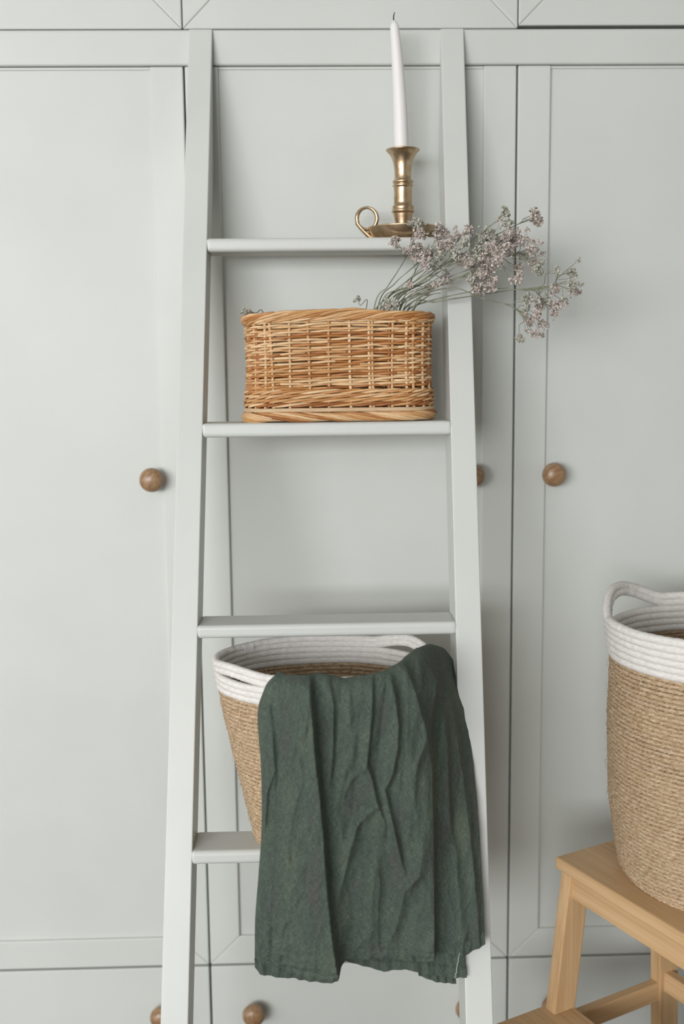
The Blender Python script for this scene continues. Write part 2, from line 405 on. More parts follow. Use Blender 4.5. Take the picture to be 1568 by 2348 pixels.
for i in range(3):
    d = framed_door(SEAM[i]+G, SEAM[i+1]-G, ZD0, ZD1, False)
    d['label'] = ['door left of the ladder', 'door behind the ladder', 'door behind the stool'][i]
    knob(d, KNX[i], 0.003, 1.0735, [0.6, 2.1, 1.2][i])
    up_ = framed_door(SEAM[i]+0.0008, SEAM[i+1]-0.0008, 1.8096+(0.0042 if i == 2 else 0.0), 2.28, True, 0.001)
    up_['label'] = ['upper door left of the ladder', 'upper door above the candle', 'upper door at the right edge'][i]
    dr = link('drawer', box('drawer', SEAM[i]+0.0018, SEAM[i+1]-0.0018, 0.003, 0.024, 0.026, 0.1722, 0.0022, 3), 'sage_paint_panel', ward)
    xc = (SEAM[i]+SEAM[i+1])/2
    for s in (-1, 1):
        kx = xc + s*(0.1865 if i == 0 else 0.1955)
        knob(dr, kx, 0.003, 0.0885, 1.0+s)

# ------------------------------------------------------------------ the ladder
LS, LT = 0.322, 1.810                            # lean and the height where its front meets the wardrobe
def lad_y(z): return -(LT-z)*LS
ladder = empty('ladder', (0.007, -0.55, 0), 'pale sage painted wooden ladder with four flat treads leaning on the wardrobe', 'ladder')
def xl(z): return -0.1757 - (1.7466-z)*0.0194
def xr(z): return 0.2352 - (1.7452-z)*0.0132
zc_ = LT - 0.070/LS
poly = [(lad_y(0), 0.0), (lad_y(LT)-0.0035, LT-0.002), (-0.0008, LT-0.004), (-0.0008, zc_), (lad_y(0)+0.070, 0.0)]
for fx in (xl, xr):
    me = prism('stile', poly, 'x', -0.0190, 0.0190, 0.0034, 3, shear=lambda c, fx=fx: (c[0]+fx(c[2]), c[1], c[2]))
    link('stile', me, 'ladder_paint_upright', ladder)
TREADS = [(1.4618, 0.021), (1.1770, 0.0215), (0.8866, 0.0195), (0.5856, 0.0200)]
for zt, th in TREADS:
    y0 = lad_y(zt-th/2)-0.0022; y1 = lad_y(zt-th/2)+0.067
    xa, xb = xl(zt)+0.0165, xr(zt)-0.0165
    tr = link('tread', prism('tread', [(y0, zt-th), (y1, zt-th), (y1, zt), (y0, zt)], 'x', xa, xb, 0.0062, 4), 'ladder_paint_across', ladder)

# ------------------------------------------------------------------ the stool
SA = math.radians(27.0)
stool = empty('step_stool', (0.366, -0.263, 0), 'bamboo step stool with a lower step, standing at the right edge', 'stool', rz=SA)
# local x runs along the side (away from the front), local y = -e2, so the seat spreads to negative y
def sl(nm, me, mat): return link(nm, me, mat, stool, world_coords=False)
SL, SD = 0.40, 0.245                             # seat length (towards the camera) and depth
sl('seat', box('seat', 0.0, SD, -SL, 0.0, 0.481, 0.5, 0.003, 2), 'bamboo_length')
def leg(nm, x_top, x_bot, w, y0, y1):
    sh = lambda c: (c[0] + (x_bot-x_top)*(0.479-c[2])/0.479, c[1], c[2])
    sl(nm, prism(nm, [(y0, 0.0), (y1, 0.0), (y1, 0.481), (y0, 0.481)], 'x', x_top, x_top+w, 0.002, 2, shear=sh), 'bamboo_upright')
for ya, yb in ((-0.028, -0.006), (-SL+0.006, -SL+0.028)):
    leg('front_leg', 0.008, -0.050, 0.042, ya, yb)
    leg('back_leg', SD-0.050, SD-0.030, 0.042, ya, yb)
    sl('side_rail', box('side_rail', -0.15, SD-0.035, ya+0.003, yb-0.003, 0.206, 0.239, 0.002, 2), 'bamboo_across')
sl('front_apron', box('front_apron', 0.012, 0.030, -SL+0.026, -0.026, 0.440, 0.481, 0.002, 2), 'bamboo_length')
sl('back_apron', box('back_apron', SD-0.036, SD-0.018, -SL+0.026, -0.026, 0.440, 0.481, 0.002, 2), 'bamboo_length')
sl('back_stretcher', box('back_stretcher', SD-0.030, SD-0.012, -SL+0.026, -0.026, 0.222, 0.256, 0.002, 2), 'bamboo_length')
sl('step', box('step', -0.155, 0.022, -SL, 0.0, 0.239, 0.2565, 0.003, 2), 'bamboo_length')
# two short legs carry the step
for yc in (-0.050, -SL+0.050):
    sh = lambda c: (c[0]-0.03*(0.239-c[2])/0.239, c[1], c[2])
    sl('step_leg', prism('step_leg', [(yc-0.011, 0.0), (yc+0.011, 0.0), (yc+0.011, 0.239), (yc-0.011, 0.239)], 'x', -0.142, -0.108, 0.002, 2, shear=sh), 'bamboo_upright')

# ------------------------------------------------------------------ rope baskets
def rope_basket(name, label, cx, cy, z0, rads, oval, n_sea, p_sea, n_cot, p_cot, handles, seed, wob=0.002, tag_theta=None):
    """coils of twisted seagrass below, white cotton rope above; the top two coils rise over a slot at each handle"""
    rs = np.random.default_rng(seed)
    root = empty(name, (cx, cy, z0), label, 'basket')
    H = n_sea*p_sea + n_cot*p_cot
    hs = np.array([r[0] for r in rads]); rr = np.array([r[1] for r in rads]); ov = np.array([r[2] for r in rads])
    ph = rs.uniform(0, 6.28, 4)
    def ring(z, n, lift=None):
        t = np.linspace(0, 2*PI, n, endpoint=False)
        R = np.interp(z/H, hs, rr); O = np.interp(z/H, hs, ov)
        k = wob*(np.sin(2*t+ph[0]+z*4)+0.7*np.sin(3*t+ph[1]-z*9))
        zz = np.full(n, z0+z) + 0.0006*np.sin(5*t+ph[2]+z*70)
        if lift is not None: zz = zz + lift(t)
        j = rs.normal(0, 0.00035, n)
        return np.stack([cx+(R+k+j)*np.cos(t), cy+(R*O+k+j)*np.sin(t), zz], 1)
    R0 = rr[0]
    sp = []
    turns = int((R0-0.006)/p_sea)
    for q in np.linspace(0, 1, turns*40):         # the flat spiral of the base
        a = q*turns*2*PI; r = 0.004 + q*(R0-0.010)
        sp.append((cx+r*math.cos(a), cy+r*np.interp(0, hs, ov)*math.sin(a), z0+p_sea*0.55))
    tube('base_coil', sp, p_sea*0.54, 'seagrass', root, 6, up=(0, 0, 1))
    for i in range(n_sea):
        z = (i+0.5)*p_sea
        tube('seagrass_coil', ring(z, 300), p_sea*0.60*rs.uniform(0.94, 1.1), 'seagrass', root, 9, closed=True, up=(0, 0, 1),
             strands=3, depth=0.48, twist=rs.uniform(230, 300), phase=rs.uniform(0, 3))
    for i in range(n_cot):
        z = n_sea*p_sea + (i+0.5)*p_cot
        lift = None
        if i >= n_cot-2:
            def lift(t):
                s = np.zeros_like(t)
                for h0, hw, hl in handles:
                    d = np.abs((t-h0+PI) % (2*PI)-PI)/hw
                    s = np.maximum(s, hl*np.where(d < 1, np.cos(d*PI/2)**1.3, 0))
                return s
        tube('cotton_coil', ring(z, 260, lift), p_cot*0.69, 'cotton_rope', root, 8, closed=True, up=(0, 0, 1),
             strands=2, depth=0.10, twist=500, phase=rs.uniform(0, 3))
    V, Fc = [], []                                # stray fibres standing off the seagrass
    for k in range(n_sea*16):
        t = rs.uniform(0, 2*PI); z = rs.uniform(0.01, n_sea*p_sea); R = np.interp(z/H, hs, rr); O = np.interp(z/H, hs, ov)
        o3 = np.array([math.cos(t), math.sin(t)*O, 0]); tg = np.array([-math.sin(t), math.cos(t)*O, 0])
        p = np.array([cx+R*math.cos(t), cy+R*O*math.sin(t), z0+z]) + o3*p_sea*0.5
        d = tg*rs.choice([-1, 1]) + np.array([0, 0, rs.normal(0, 0.45)]); d /= np.linalg.norm(d); L = rs.uniform(0.006, 0.018); w_ = 0.00028
        k0 = len(V); rise = rs.uniform(0.0006, 0.003)
        for q, h in ((0, 0), (0.5, 0.75), (1, 1.0)):
            c_ = p + d*L*q + o3*rise*h
            for a in (0, 2.094, 4.189): V.append(c_ + (np.array([0, 0, 1])*math.cos(a)+o3*math.sin(a))*w_*(1-0.5*q))
        for i in range(2):
            for j in range(3): Fc.append((k0+3*i+j, k0+3*i+(j+1) % 3, k0+3*i+3+(j+1) % 3, k0+3*i+3+j))
    fb = link('stray_fibre', mesh('stray_fibre', V, Fc, np.tile([[0.1, 0.0], [0.1, 0.001], [0.102, 0.001], [0.102, 0.0]], (len(Fc), 1))), 'seagrass', root); fb['kind'] = 'stuff'
    if tag_theta is not None:
        R = np.interp(0.97, hs, rr)-p_cot*0.58; O = np.interp(0.97, hs, ov); vs = []
        for q in np.linspace(-0.07, 0.07, 5):
            for dz, dr in ((0, 0), (0.009, 0)):
                vs.append((cx+(R-0.001)*math.cos(tag_theta+q), cy+(R*O-0.001)*math.sin(tag_theta+q), z0+H-0.013+dz))
        me = mesh('tape', vs, [(2*i, 2*i+2, 2*i+3, 2*i+1) for i in range(4)])
        o = link('tape', me, 'white_tape', root); md = o.modifiers.new('thickness', 'SOLIDIFY'); md.thickness = 0.0006
    return root
D2R = math.radians
rope_basket('rope_basket', 'tapered seagrass basket with white rope rim standing on the lowest ladder tread', 0.011, -0.339, 0.586,
            [(0, 0.104, 0.86), (0.35, 0.124, 0.80), (0.7, 0.143, 0.77), (1, 0.154, 0.75)], None, 37, 0.0060, 5, 0.0084,
            [(D2R(214), D2R(27), 0.0065), (D2R(34), D2R(26), 0.010)], 3, 0.0012, tag_theta=D2R(140))
rope_basket('rope_basket', 'tall seagrass basket with white rope rim standing on the bamboo stool', 0.602, -0.330, 0.5,
            [(0, 0.140, 1.0), (0.04, 0.150, 1.0), (0.3, 0.166, 1.0), (0.6, 0.171, 0.98), (0.85, 0.169, 0.96), (1, 0.178, 0.94)], None, 52, 0.00645, 6, 0.0098,
            [(D2R(141), D2R(36), 0.031), (D2R(-39), D2R(36), 0.031)], 5, 0.0015)

# ------------------------------------------------------------------ the wicker basket
WX, WY, WZ = 0.0405, -0.139, 1.1772
wick = empty('wicker_basket', (WX, WY, WZ), 'low oblong honey-brown wicker basket on the second ladder tread', 'basket')
def rrect(a, b, r, n):
    """points and outward normals of a rounded rectangle, evenly by length, starting mid-front and going right"""
    segs = []
    L = [(a-r), PI/2*r, 2*(b-r), PI/2*r, 2*(a-r), PI/2*r, 2*(b-r), PI/2*r, (a-r)]
    tot = sum(L); s = np.linspace(0, tot, n, endpoint=False); P = []; Nn = []
    for q in s:
        k = 0
        while q > L[k]: q -= L[k]; k += 1
        if k == 0: P.append((q, -b)); Nn.append((0, -1))
        elif k == 8: P.append((-(a-r)+q, -b)); Nn.append((0, -1))
        elif k == 2: P.append((a, -(b-r)+q)); Nn.append((1, 0))
        elif k == 4: P.append(((a-r)-q, b)); Nn.append((0, 1))
        elif k == 6: P.append((-a, (b-r)-q)); Nn.append((-1, 0))
        else:
            cxx, cyy, a0 = {1: (a-r, -(b-r), -PI/2), 3: (a-r, b-r, 0), 5: (-(a-r), b-r, PI/2), 7: (-(a-r), -(b-r), PI)}[k]
            an = a0+q/r; P.append((cxx+r*math.cos(an), cyy+r*math.sin(an))); Nn.append((math.cos(an), math.sin(an)))
    return np.array(P), np.array(Nn), tot
WA, WB, WR, WH = 0.1425, 0.066, 0.048, 0.166
NW = 280
WP, WN, WTOT = rrect(WA, WB, WR, NW)
WP = np.roll(WP, NW//2, 0); WN = np.roll(WN, NW//2, 0)      # rods start and end at the back
# stakes: wide apart along the straights, closer round the corners
def stake_positions():
    f0 = [0.016, 0.046, 0.076, 0.103]                        # half of the front, from the middle
    half = [x for x in f0]
    qc = PI/2*WR; x = WA-WR
    half += [x+qc*0.25, x+qc*0.5, x+qc*0.75, x+qc+0.004]
    side = 2*(WB-WR)
    half += [x+qc+side*0.5]
    full = half + [2*(x+qc)+side - h for h in half[:-1][::-1]]
    full += [WTOT-h for h in full[::-1]]
    return np.array(sorted(full))
ST = stake_positions(); NS = len(ST)
SW = np.linspace(0, WTOT, NW, endpoint=False)
def stake_phase(s):
    """how many stakes have been passed at length s; grows by one from stake to stake"""
    xs = np.concatenate([ST-WTOT, ST, ST+WTOT]); return np.interp(s, xs, np.arange(len(xs))-NS)
PHI = stake_phase(SW)
def waist(z):
    return 1.0 + np.interp(z, [0, 0.03, 0.09, 0.14, 0.17], [0.018, 0.0, -0.012, -0.004, 0.0])
def arch(x, z):                                              # the rim rises a little in the middle
    return 0.0050*np.clip(z/WH, 0, 1)**1.5*(1-np.clip(np.abs(x)/WA, 0, 1)**2)
def wpath(idx, off, z):
    sc = waist(z) if np.ndim(z) == 0 else waist(np.asarray(z))
    p = WP[idx]*np.asarray(sc).reshape(-1, 1) if np.ndim(z) else WP[idx]*sc
    p = p + WN[idx]*np.asarray(off).reshape(-1, 1)
    zz = np.broadcast_to(z, (len(idx),)); return np.stack([p[:, 0]+WX, p[:, 1]+WY, zz + arch(p[:, 0], zz)+WZ], 1)
def lean(s):                                                 # the rows climb a little to the right along the front
    x = np.interp(s, SW, WP[:, 0]); y = np.interp(s, SW, WP[:, 1]); return 0.0016*x/WA*np.where(y < 0, 1, -1)
def stake_xy(s):
    i = int(round(s/WTOT*NW)) % NW; return WP[i], WN[i]
for s in ST:
    p, nrm = stake_xy(s); pts = []
    tilt = rng.normal(0, 0.0012)
    for q in np.linspace(0.004, 0.152, 9):
        sc = waist(q); tang = np.array([-nrm[1], nrm[0]])
        xy = p*sc + tang*tilt*(q/0.15-0.5)*2
        pts.append((xy[0]+WX, xy[1]+WY, q+WZ))
    tube('stake', pts, 0.0025, 'willow', wick, 7)
    if rng.random() < 0.18:
        tang = np.array([-nrm[1], nrm[0]])*0.0048
        tube('stake', np.array(pts)+np.array([tang[0], tang[1], 0]), 0.0023, 'willow', wick, 7)
ROWS, ZR0, ZR1 = 27, 0.0515, 0.1475
def split_row(nm, off, zz, rad, pieces, overlap=8, sides=7, flat=1.0):
    cuts = sorted(rng.integers(0, NW, pieces))
    for a, b_ in zip(cuts, cuts[1:]+[cuts[0]+NW]):
        if b_-a < 6: continue
        idx = np.arange(a-2, b_+overlap) % NW
        n = len(idx); r = rad*np.clip(np.minimum(np.arange(n)+3, n+2-np.arange(n))/8.0, 0.55, 1)
        o_ = np.asarray(off)[idx].copy(); o_[:3] -= 0.0015; o_[-4:] -= 0.0015
        tube(nm, wpath(idx, o_, np.asarray(zz)[idx]), r, 'willow', wick, sides, up=(0, 0, 1), flat=flat)
for k in range(ROWS):
    z = ZR0 + (ZR1-ZR0)*k/(ROWS-1)
    off = 0.0027*np.cos(PI*PHI + PI*k)
    zz = z + 0.0011*np.sin(PI*PHI+PI*k+0.6)*0.25 + 0.0010*np.interp(SW, np.linspace(0, WTOT, 22), rng.normal(0, 0.8, 22)) + lean(SW)*(0.8+1.5*(1-k/ROWS))
    split_row('weaver', off, zz, (0.00222-0.00020*k/ROWS)*rng.uniform(0.86, 1.14), 6)
# the waled bands: sets of three rods that twist round one another from stake to stake
def wale(z, rows, amp, rad):
    for k in range(rows):
        for j in range(3):
            ph_ = 2*PI*(PHI/3.0 + j/3.0 + k*0.17)
            off = 0.0012 + amp*np.cos(ph_)
            zz = z + k*0.0064 + 0.0019*np.sin(ph_) + lean(SW)*0.4
            split_row('wale_rod', off, zz, rad, 3)
wale(0.0262, 4, 0.0036, 0.0021)
wale(0.1512, 1, 0.0036, 0.0021)
# flat split-cane band above the foot
idx = np.arange(NW)
def band(nm, z0, z1, out, th, mat):
    V = []; 
    for z, o_ in ((z0, out), (z0, out+th), ((z0+z1)/2, out+th*1.35), (z1, out+th), (z1, out)):
        V.append(wpath(idx, np.full(NW, o_), z))
    V = np.concatenate(V); k = 5; Fq = []; UV = []
    per = WTOT/NW
    for i in range(k):
        for j in range(NW):
            j2 = (j+1) % NW; i2 = (i+1) % k
            Fq.append((i*NW+j, i*NW+j2, i2*NW+j2, i2*NW+j)); UV += [(j*per, i*0.003), ((j+1)*per, i*0.003), ((j+1)*per, i*0.003+0.003), (j*per, i*0.003+0.003)]
    return link(nm, fast_mesh(nm, V, np.array(Fq), np.array(UV)), mat, wick)
band('cane_band', 0.0150, 0.0212, 0.002, 0.0026, 'willow_band')
# rolled borders: thick rods laid aslant, one over the next
def border(nm, z, count, span, rho_z, rho_o, rad, rise, o_mid):
    for j in range(count):
        c0 = j/count*WTOT; n = 30
        q = np.linspace(0, 1, n); s = (c0 + q*span) % WTOT
        fi = s/WTOT*NW; i0 = fi.astype(int) % NW; fr = (fi-np.floor(fi))[:, None]
        p = WP[i0]*(1-fr) + WP[(i0+1) % NW]*fr; nn = WN[i0]*(1-fr) + WN[(i0+1) % NW]*fr
        a = np.radians(-105 + 285*q)*rise           # each rod rolls round the border from below to the inside
        off = o_mid + rho_o*np.cos(a); zz = z + rho_z*np.sin(a) + rng.normal(0, 0.0009) + 0.0008*np.sin(c0*31)
        rj = rad*rng.uniform(0.88, 1.15)*np.interp(q, [0, 0.1, 0.8, 1], [0.75, 1, 1, 0.6])
        P = np.stack([p[:, 0]*waist(z)+nn[:, 0]*off+WX, p[:, 1]*waist(z)+nn[:, 1]*off+WY, zz+arch(p[:, 0], zz)+WZ], 1)
        tube(nm, P, rj, 'willow', wick, 7, up=(0, 0, 1))
border('rim_rod', 0.1562, 50, 0.120, 0.0050, 0.0052, 0.0023, 1, 0.0012)
border('rim_rod', 0.1560, 30, 0.150, 0.0040, 0.0036, 0.0026, 1, -0.0016)
border('foot_rod', 0.0084, 46, 0.135, 0.0050, 0.0052, 0.0024, -1, 0.0008)
V = np.concatenate([wpath(idx, np.full(NW, -0.002), 0.004), wpath(idx, np.full(NW, -0.002), 0.008)])
bf = [tuple(range(NW))[::-1], tuple(range(NW, 2*NW))] + [(j, (j+1) % NW, (j+1) % NW+NW, j+NW) for j in range(NW)]
link('base', mesh('base', V, bf), 'willow_band', wick)

# ------------------------------------------------------------------ candlestick and candle
DX, DY, DZ = 0.1495, -0.0615, 1.4622
stick = empty('candlestick', (DX, DY, DZ), 'old brass chamber candlestick with round dish and ring handle on top tread', 'candlestick')
def lz(nm, prof, mat, parent, n=48):
    o = link(nm, lathe(nm, prof, (DX, DY, DZ), 'z', n), mat, parent, smooth=True)
    return o
lz('dish', [(0.002, 0.0), (0.040, 0.0), (0.0455, 0.0008), (0.0510, 0.0060), (0.0552, 0.0125), (0.0578, 0.0188), (0.0583, 0.0202), (0.0574, 0.0206), (0.0560, 0.0190), (0.0530, 0.0128), (0.0485, 0.0065), (0.0430, 0.0028), (0.012, 0.0024), (0.002, 0.0024)], 'brass', stick, 64)
S0 = 0.0024
def st(z): return z
stem_prof = [(0.0105, 0.0024), (0.0112, 0.0100), (0.0116, 0.0205), (0.0124, 0.0270), (0.0148, 0.0375), (0.0158, 0.0415), (0.0160, 0.0432), (0.0168, 0.0440), (0.0182, 0.0452), (0.0186, 0.0466), (0.0178, 0.0482),
             (0.0166, 0.0490), (0.0170, 0.0500), (0.0175, 0.0520), (0.0173, 0.0540), (0.0160, 0.0552), (0.0149, 0.0560), (0.0148, 0.0600), (0.0146, 0.0760), (0.0145, 0.0830), (0.0146, 0.0838), (0.0160, 0.0848), (0.0168, 0.0865), (0.0160, 0.0880), (0.0146, 0.0886), (0.0146, 0.0896), (0.0159, 0.0905), (0.0169, 0.0925), (0.0158, 0.0945), (0.0142, 0.0952),
             (0.0136, 0.0965), (0.0134, 0.1030), (0.0139, 0.1120), (0.0152, 0.1210), (0.0175, 0.1290), (0.0212, 0.1352), (0.0248, 0.1390), (0.0268, 0.1410), (0.0272, 0.1422), (0.0266, 0.1430), (0.0245, 0.1422), (0.0185, 0.1390), (0.0125, 0.1370), (0.002, 0.1365)]
lz('stem', stem_prof, 'brass', stick, 48)
# ring handle: a flat bar that rises from the dish edge and curls over
hc = np.array([DX-0.0585, DY, DZ+0.0355]); R = 0.0162; pts = []; wid = []
arm = [(-0.046, 0.0012), (-0.0515, 0.0045), (-0.0585, 0.0105), (-0.0670, 0.0190), (-0.0735, 0.0270)]
for x, z in arm: pts.append((DX+x, DY, DZ+z)); wid.append(0.0034)
for q in np.linspace(198, -135, 40):
    a = math.radians(q); pts.append((hc[0]+R*math.cos(a), DY, hc[2]+R*math.sin(a)*1.06)); wid.append(0.0030 + 0.0006*math.cos(a*2))
pts = np.vstack([catmull(pts[:8], 30), np.array(pts[8:])]); wid = np.concatenate([np.full(30, 0.0034), wid[8:]])
V, Fq, UV = tube_arrays(pts, wid, 12, False, up=(0, 1, 0))
V = np.array(V); V[:, 1] = DY + (V[:, 1]-DY)*1.75
n = len(pts)
link('handle', fast_mesh('handle', V, Fq, UV, [tuple(range(12))[::-1], tuple(range((n-1)*12, n*12))]), 'brass', stick)

candle = empty('candle', (DX-0.002, DY, DZ+0.137), 'tall slim white taper candle leaning slightly left in the brass holder', 'candle')
zb, zt_ = DZ+0.1368, DZ+0.3395
pts, rad = [], []
for q in np.linspace(0, 1, 26):
    z = zb + (zt_-zb)*q
    x = DX-0.0022 - 0.0112*q - 0.0022*math.sin(PI*q)*(-1)
    pts.append((x, DY, z)); rad.append(np.interp(q, [0, 0.2, 0.445, 0.79, 0.965, 0.99, 1.0], [0.0120, 0.0115, 0.0105, 0.0085, 0.0069, 0.0058, 0.0032]))
tube('wax', pts, rad, 'candle_wax', candle, 28, up=(0, 1, 0))
tx = pts[-1][0]
tube('wick', [(tx, DY, zt_-0.004), (tx-0.0006, DY, zt_+0.004), (tx-0.0003, DY, zt_+0.008), (tx+0.0012, DY-0.0005, zt_+0.0125)], [0.0010, 0.0010, 0.0009, 0.0006], 'wick', candle, 8)

# ------------------------------------------------------------------ dried flowers
def floret_cluster(center, size, count, axis, rs):
    """tiny papery funnels packed along a small one-sided spray"""
    V, Fc = [], []
    ax = axis/np.linalg.norm(axis); sd = np.cross(ax, [0, 1, 0]); sd /= np.linalg.norm(sd)+1e-9; th = np.cross(ax, sd)
    for i in range(count):
        t = rs.uniform(-1, 1); w = math.sqrt(max(0.05, 1-t*t))
        d = rs.normal(0, 0.42, 2)
        p = center + ax*t*size*0.62 + sd*d[0]*size*w + th*d[1]*size*w*0.8
        dr = (p-center) + rs.normal(0, 0.5, 3)*size + np.array([0, 0, 0.2])*size; dr /= np.linalg.norm(dr)+1e-9
        e1 = np.cross(dr, rs.normal(0, 1, 3)); e1 /= np.linalg.norm(e1)+1e-9; e2 = np.cross(dr, e1)
        L = rs.uniform(0.0034, 0.0062); Wd = rs.uniform(0.0011, 0.0024); k = len(V)
        V.append(p - dr*L*0.6)
        m_ = 5
        for j in range(m_):
            a = 2*PI*j/m_ + rs.uniform(-0.3, 0.3); rj = Wd*rs.uniform(0.6, 1.35)
            V.append(p + dr*L*rs.uniform(0.25, 0.55) + (e1*math.cos(a)+e2*math.sin(a))*rj)
        V.append(p + dr*L*0.12)
        for j in range(m_):
            a, b_ = k+1+j, k+1+(j+1) % m_
            Fc.append((k, b_, a)); Fc.append((k+6, a, b_))
    return V, Fc
sprig_no = 0
def sprig(label, base, trunk, tips, Y0, Y1, seed, grey=0.3, thick=0.0011, dens=1.0):
    """trunk: pixels along the main stalk; tips: (x, y, size in pixels) of the flower heads it carries"""
    rs = np.random.default_rng(seed)
    n = len(trunk); ctrl = []
    for i, (x, y) in enumerate(trunk):
        ctrl.append(at(x, y, Y0 + (Y1-Y0)*i/(n-1)))
    root_pt = np.array([base[0], base[1], WZ+0.03])
    ctrl = [root_pt] + ctrl
    root = empty('dried_flower_sprig', tuple(root_pt), label, 'flower', 'dried flower sprigs in the wicker basket')
    T = catmull(ctrl, 14*len(ctrl))
    tube('stalk', T, np.linspace(thick, thick*0.55, len(T)), 'dried_stem', root, 6)
    tp = np.array([pix(p) for p in T])
    for k, (x, y, sz) in enumerate(tips):
        # leave the stalk well before the head, on its basket side
        d = np.hypot(tp[:, 0]-x, tp[:, 1]-y); near = int(np.argmin(d))
        i0 = max(16, int(near - rs.uniform(0.10, 0.22)*len(T))); i0 = min(i0, len(T)-3)
        yy = T[min(near, len(T)-1)][1] + rs.uniform(-0.030, 0.022)
        c = at(x, y, yy); s0 = T[i0]; tang = T[i0+1]-T[i0-1]; tang /= np.linalg.norm(tang)
        dist = np.linalg.norm(c-s0)
        P = catmull([s0, s0+tang*dist*0.28+(c-s0)*0.16, s0+(c-s0)*0.62+np.array([0, 0, 0.003]), c], 16)
        tube('branch', P, np.linspace(thick*0.62, thick*0.34, 16), 'dried_stem', root, 5)
        size = sz*0.00064
        ax = (c-s0)/dist + np.array([0, 0, rs.uniform(-0.2, 0.5)])
        V, Fc = floret_cluster(c, size*0.62, int(dens*max(14, sz*2.4)), ax, rs)
        # side twigs with smaller heads of their own
        for q in range(int(max(1, sz/11))):
            t0 = P[int(rs.integers(7, 14))]; e = c + rs.normal(0, 0.55, 3)*size*np.array([1, 0.8, 1])
            tube('twig', catmull([t0, (t0+e)/2+rs.normal(0, 0.0012, 3), e], 7), thick*0.30, 'dried_stem', root, 4)
            v2, f2 = floret_cluster(e, size*0.36, int(dens*rs.integers(6, 14)), e-t0, rs)
            o_ = len(V); V = V+v2; Fc = Fc + [tuple(i+o_ for i in f) for f in f2]
        link('flower_head', mesh('flower_head', V, Fc), 'dried_petal_grey' if rs.random() < grey else 'dried_petal', root)
    return root
BX, BY = 0.10, -0.150
sprig('dried flower sprig whose heads hang over the brass dish', (BX-0.02, BY-0.01), [(858, 705), (890, 655), (925, 600), (950, 545)], [(905, 552, 24), (955, 512, 28), (962, 536, 30), (934, 573, 20)], -0.16, -0.185, 11)
sprig('dried flower sprig with pinkish heads just right of the brass dish', (BX-0.01, BY), [(866, 706), (905, 650), (955, 605), (1000, 552)], [(1012, 536, 34), (1030, 556, 24), (1013, 566, 28), (960, 568, 26), (985, 585, 24)], -0.15, -0.19, 12, 0.1)
sprig('dried flower sprig bowed low above the middle of the basket rim', (BX, BY-0.01), [(872, 706), (915, 660), (958, 622), (985, 598)], [(952, 590, 22), (975, 606, 26), (998, 612, 20), (1008, 588, 20), (940, 655, 16)], -0.165, -0.205, 13)
sprig('dried flower sprig crossing the right ladder stile near the dish edge', (BX+0.005, BY), [(880, 706), (945, 650), (1010, 592), (1062, 540)], [(1074, 528, 26), (1048, 540, 14), (1066, 556, 24), (1036, 582, 16)], -0.155, -0.20, 14, 0.4)
sprig('dried flower sprig of dense mauve heads across the right stile', (BX+0.01, BY-0.015), [(888, 707), (950, 655), (1010, 620), (1058, 592)], [(1060, 594, 36), (1046, 586, 24), (1072, 606, 22), (1020, 640, 22), (1000, 652, 18), (983, 660, 20)], -0.17, -0.215, 15, 0.25)
sprig('tallest dried flower sprig with small greenish heads', (BX+0.01, BY), [(895, 707), (970, 645), (1050, 575), (1128, 515), (1156, 490)], [(1158, 490, 22), (1164, 512, 18), (1120, 533, 28), (1108, 545, 20)], -0.155, -0.21, 16, 0.95)
sprig('dried flower sprig ending in one rosy head at upper right', (BX+0.015, BY), [(902, 708), (985, 640), (1080, 570), (1165, 525), (1222, 498)], [(1226, 492, 26), (1234, 508, 24), (1160, 540, 30), (1150, 556, 34), (1178, 552, 28)], -0.15, -0.205, 17, 0.1)
sprig('dried flower sprig with the thickest cluster in the middle of the spray', (BX+0.02, BY-0.01), [(910, 708), (985, 650), (1060, 605), (1130, 575)], [(1100, 578, 36), (1126, 566, 34), (1142, 592, 36), (1112, 600, 28), (1165, 572, 30)], -0.17, -0.225, 18, 0.2)
sprig('dried flower sprig spreading past the wardrobe seam at mid height', (BX+0.02, BY), [(918, 708), (1000, 650), (1090, 612), (1170, 585), (1215, 570)], [(1202, 552, 28), (1222, 572, 28), (1200, 590, 26), (1222, 602, 24), (1234, 618, 24), (1190, 612, 22), (1188, 640, 26)], -0.16, -0.22, 19, 0.45)
sprig('dried flower sprig with pale heads just below the thick cluster', (BX+0.025, BY-0.01), [(925, 709), (990, 665), (1060, 632), (1120, 615)], [(1102, 628, 30), (1125, 618, 26), (1104, 660, 30), (1126, 654, 22), (1080, 638, 20), (1090, 664, 18)], -0.175, -0.225, 20, 0.15)
sprig('wide dried flower sprig reaching farthest right', (BX+0.03, BY), [(935, 709), (1000, 692), (1080, 679), (1180, 664), (1240, 660), (1300, 645)], [(1310, 624, 22), (1312, 652, 26), (1314, 668, 24), (1274, 664, 20), (1278, 700, 26), (1270, 718, 20), (1246, 688, 26), (1238, 704, 22), (1292, 690, 18), (1278, 616, 12)], -0.165, -0.21, 21, 0.6, 0.0013, 1.0)
sprig('drooping dried flower sprig whose heads hang lowest at right', (BX+0.035, BY), [(945, 710), (1030, 660), (1105, 684), (1170, 702), (1206, 732)], [(1208, 688, 26), (1232, 722, 20), (1214, 736, 24), (1244, 742, 22), (1226, 766, 18), (1192, 776, 20), (1206, 706, 18)], -0.175, -0.215, 22, 0.35)
sprig('short dried flower sprig barely rising over the basket rim', (BX-0.06, BY), [(840, 704), (826, 700), (821, 688)], [(822, 684, 9)], -0.16, -0.165, 23, 0.9, 0.0008)
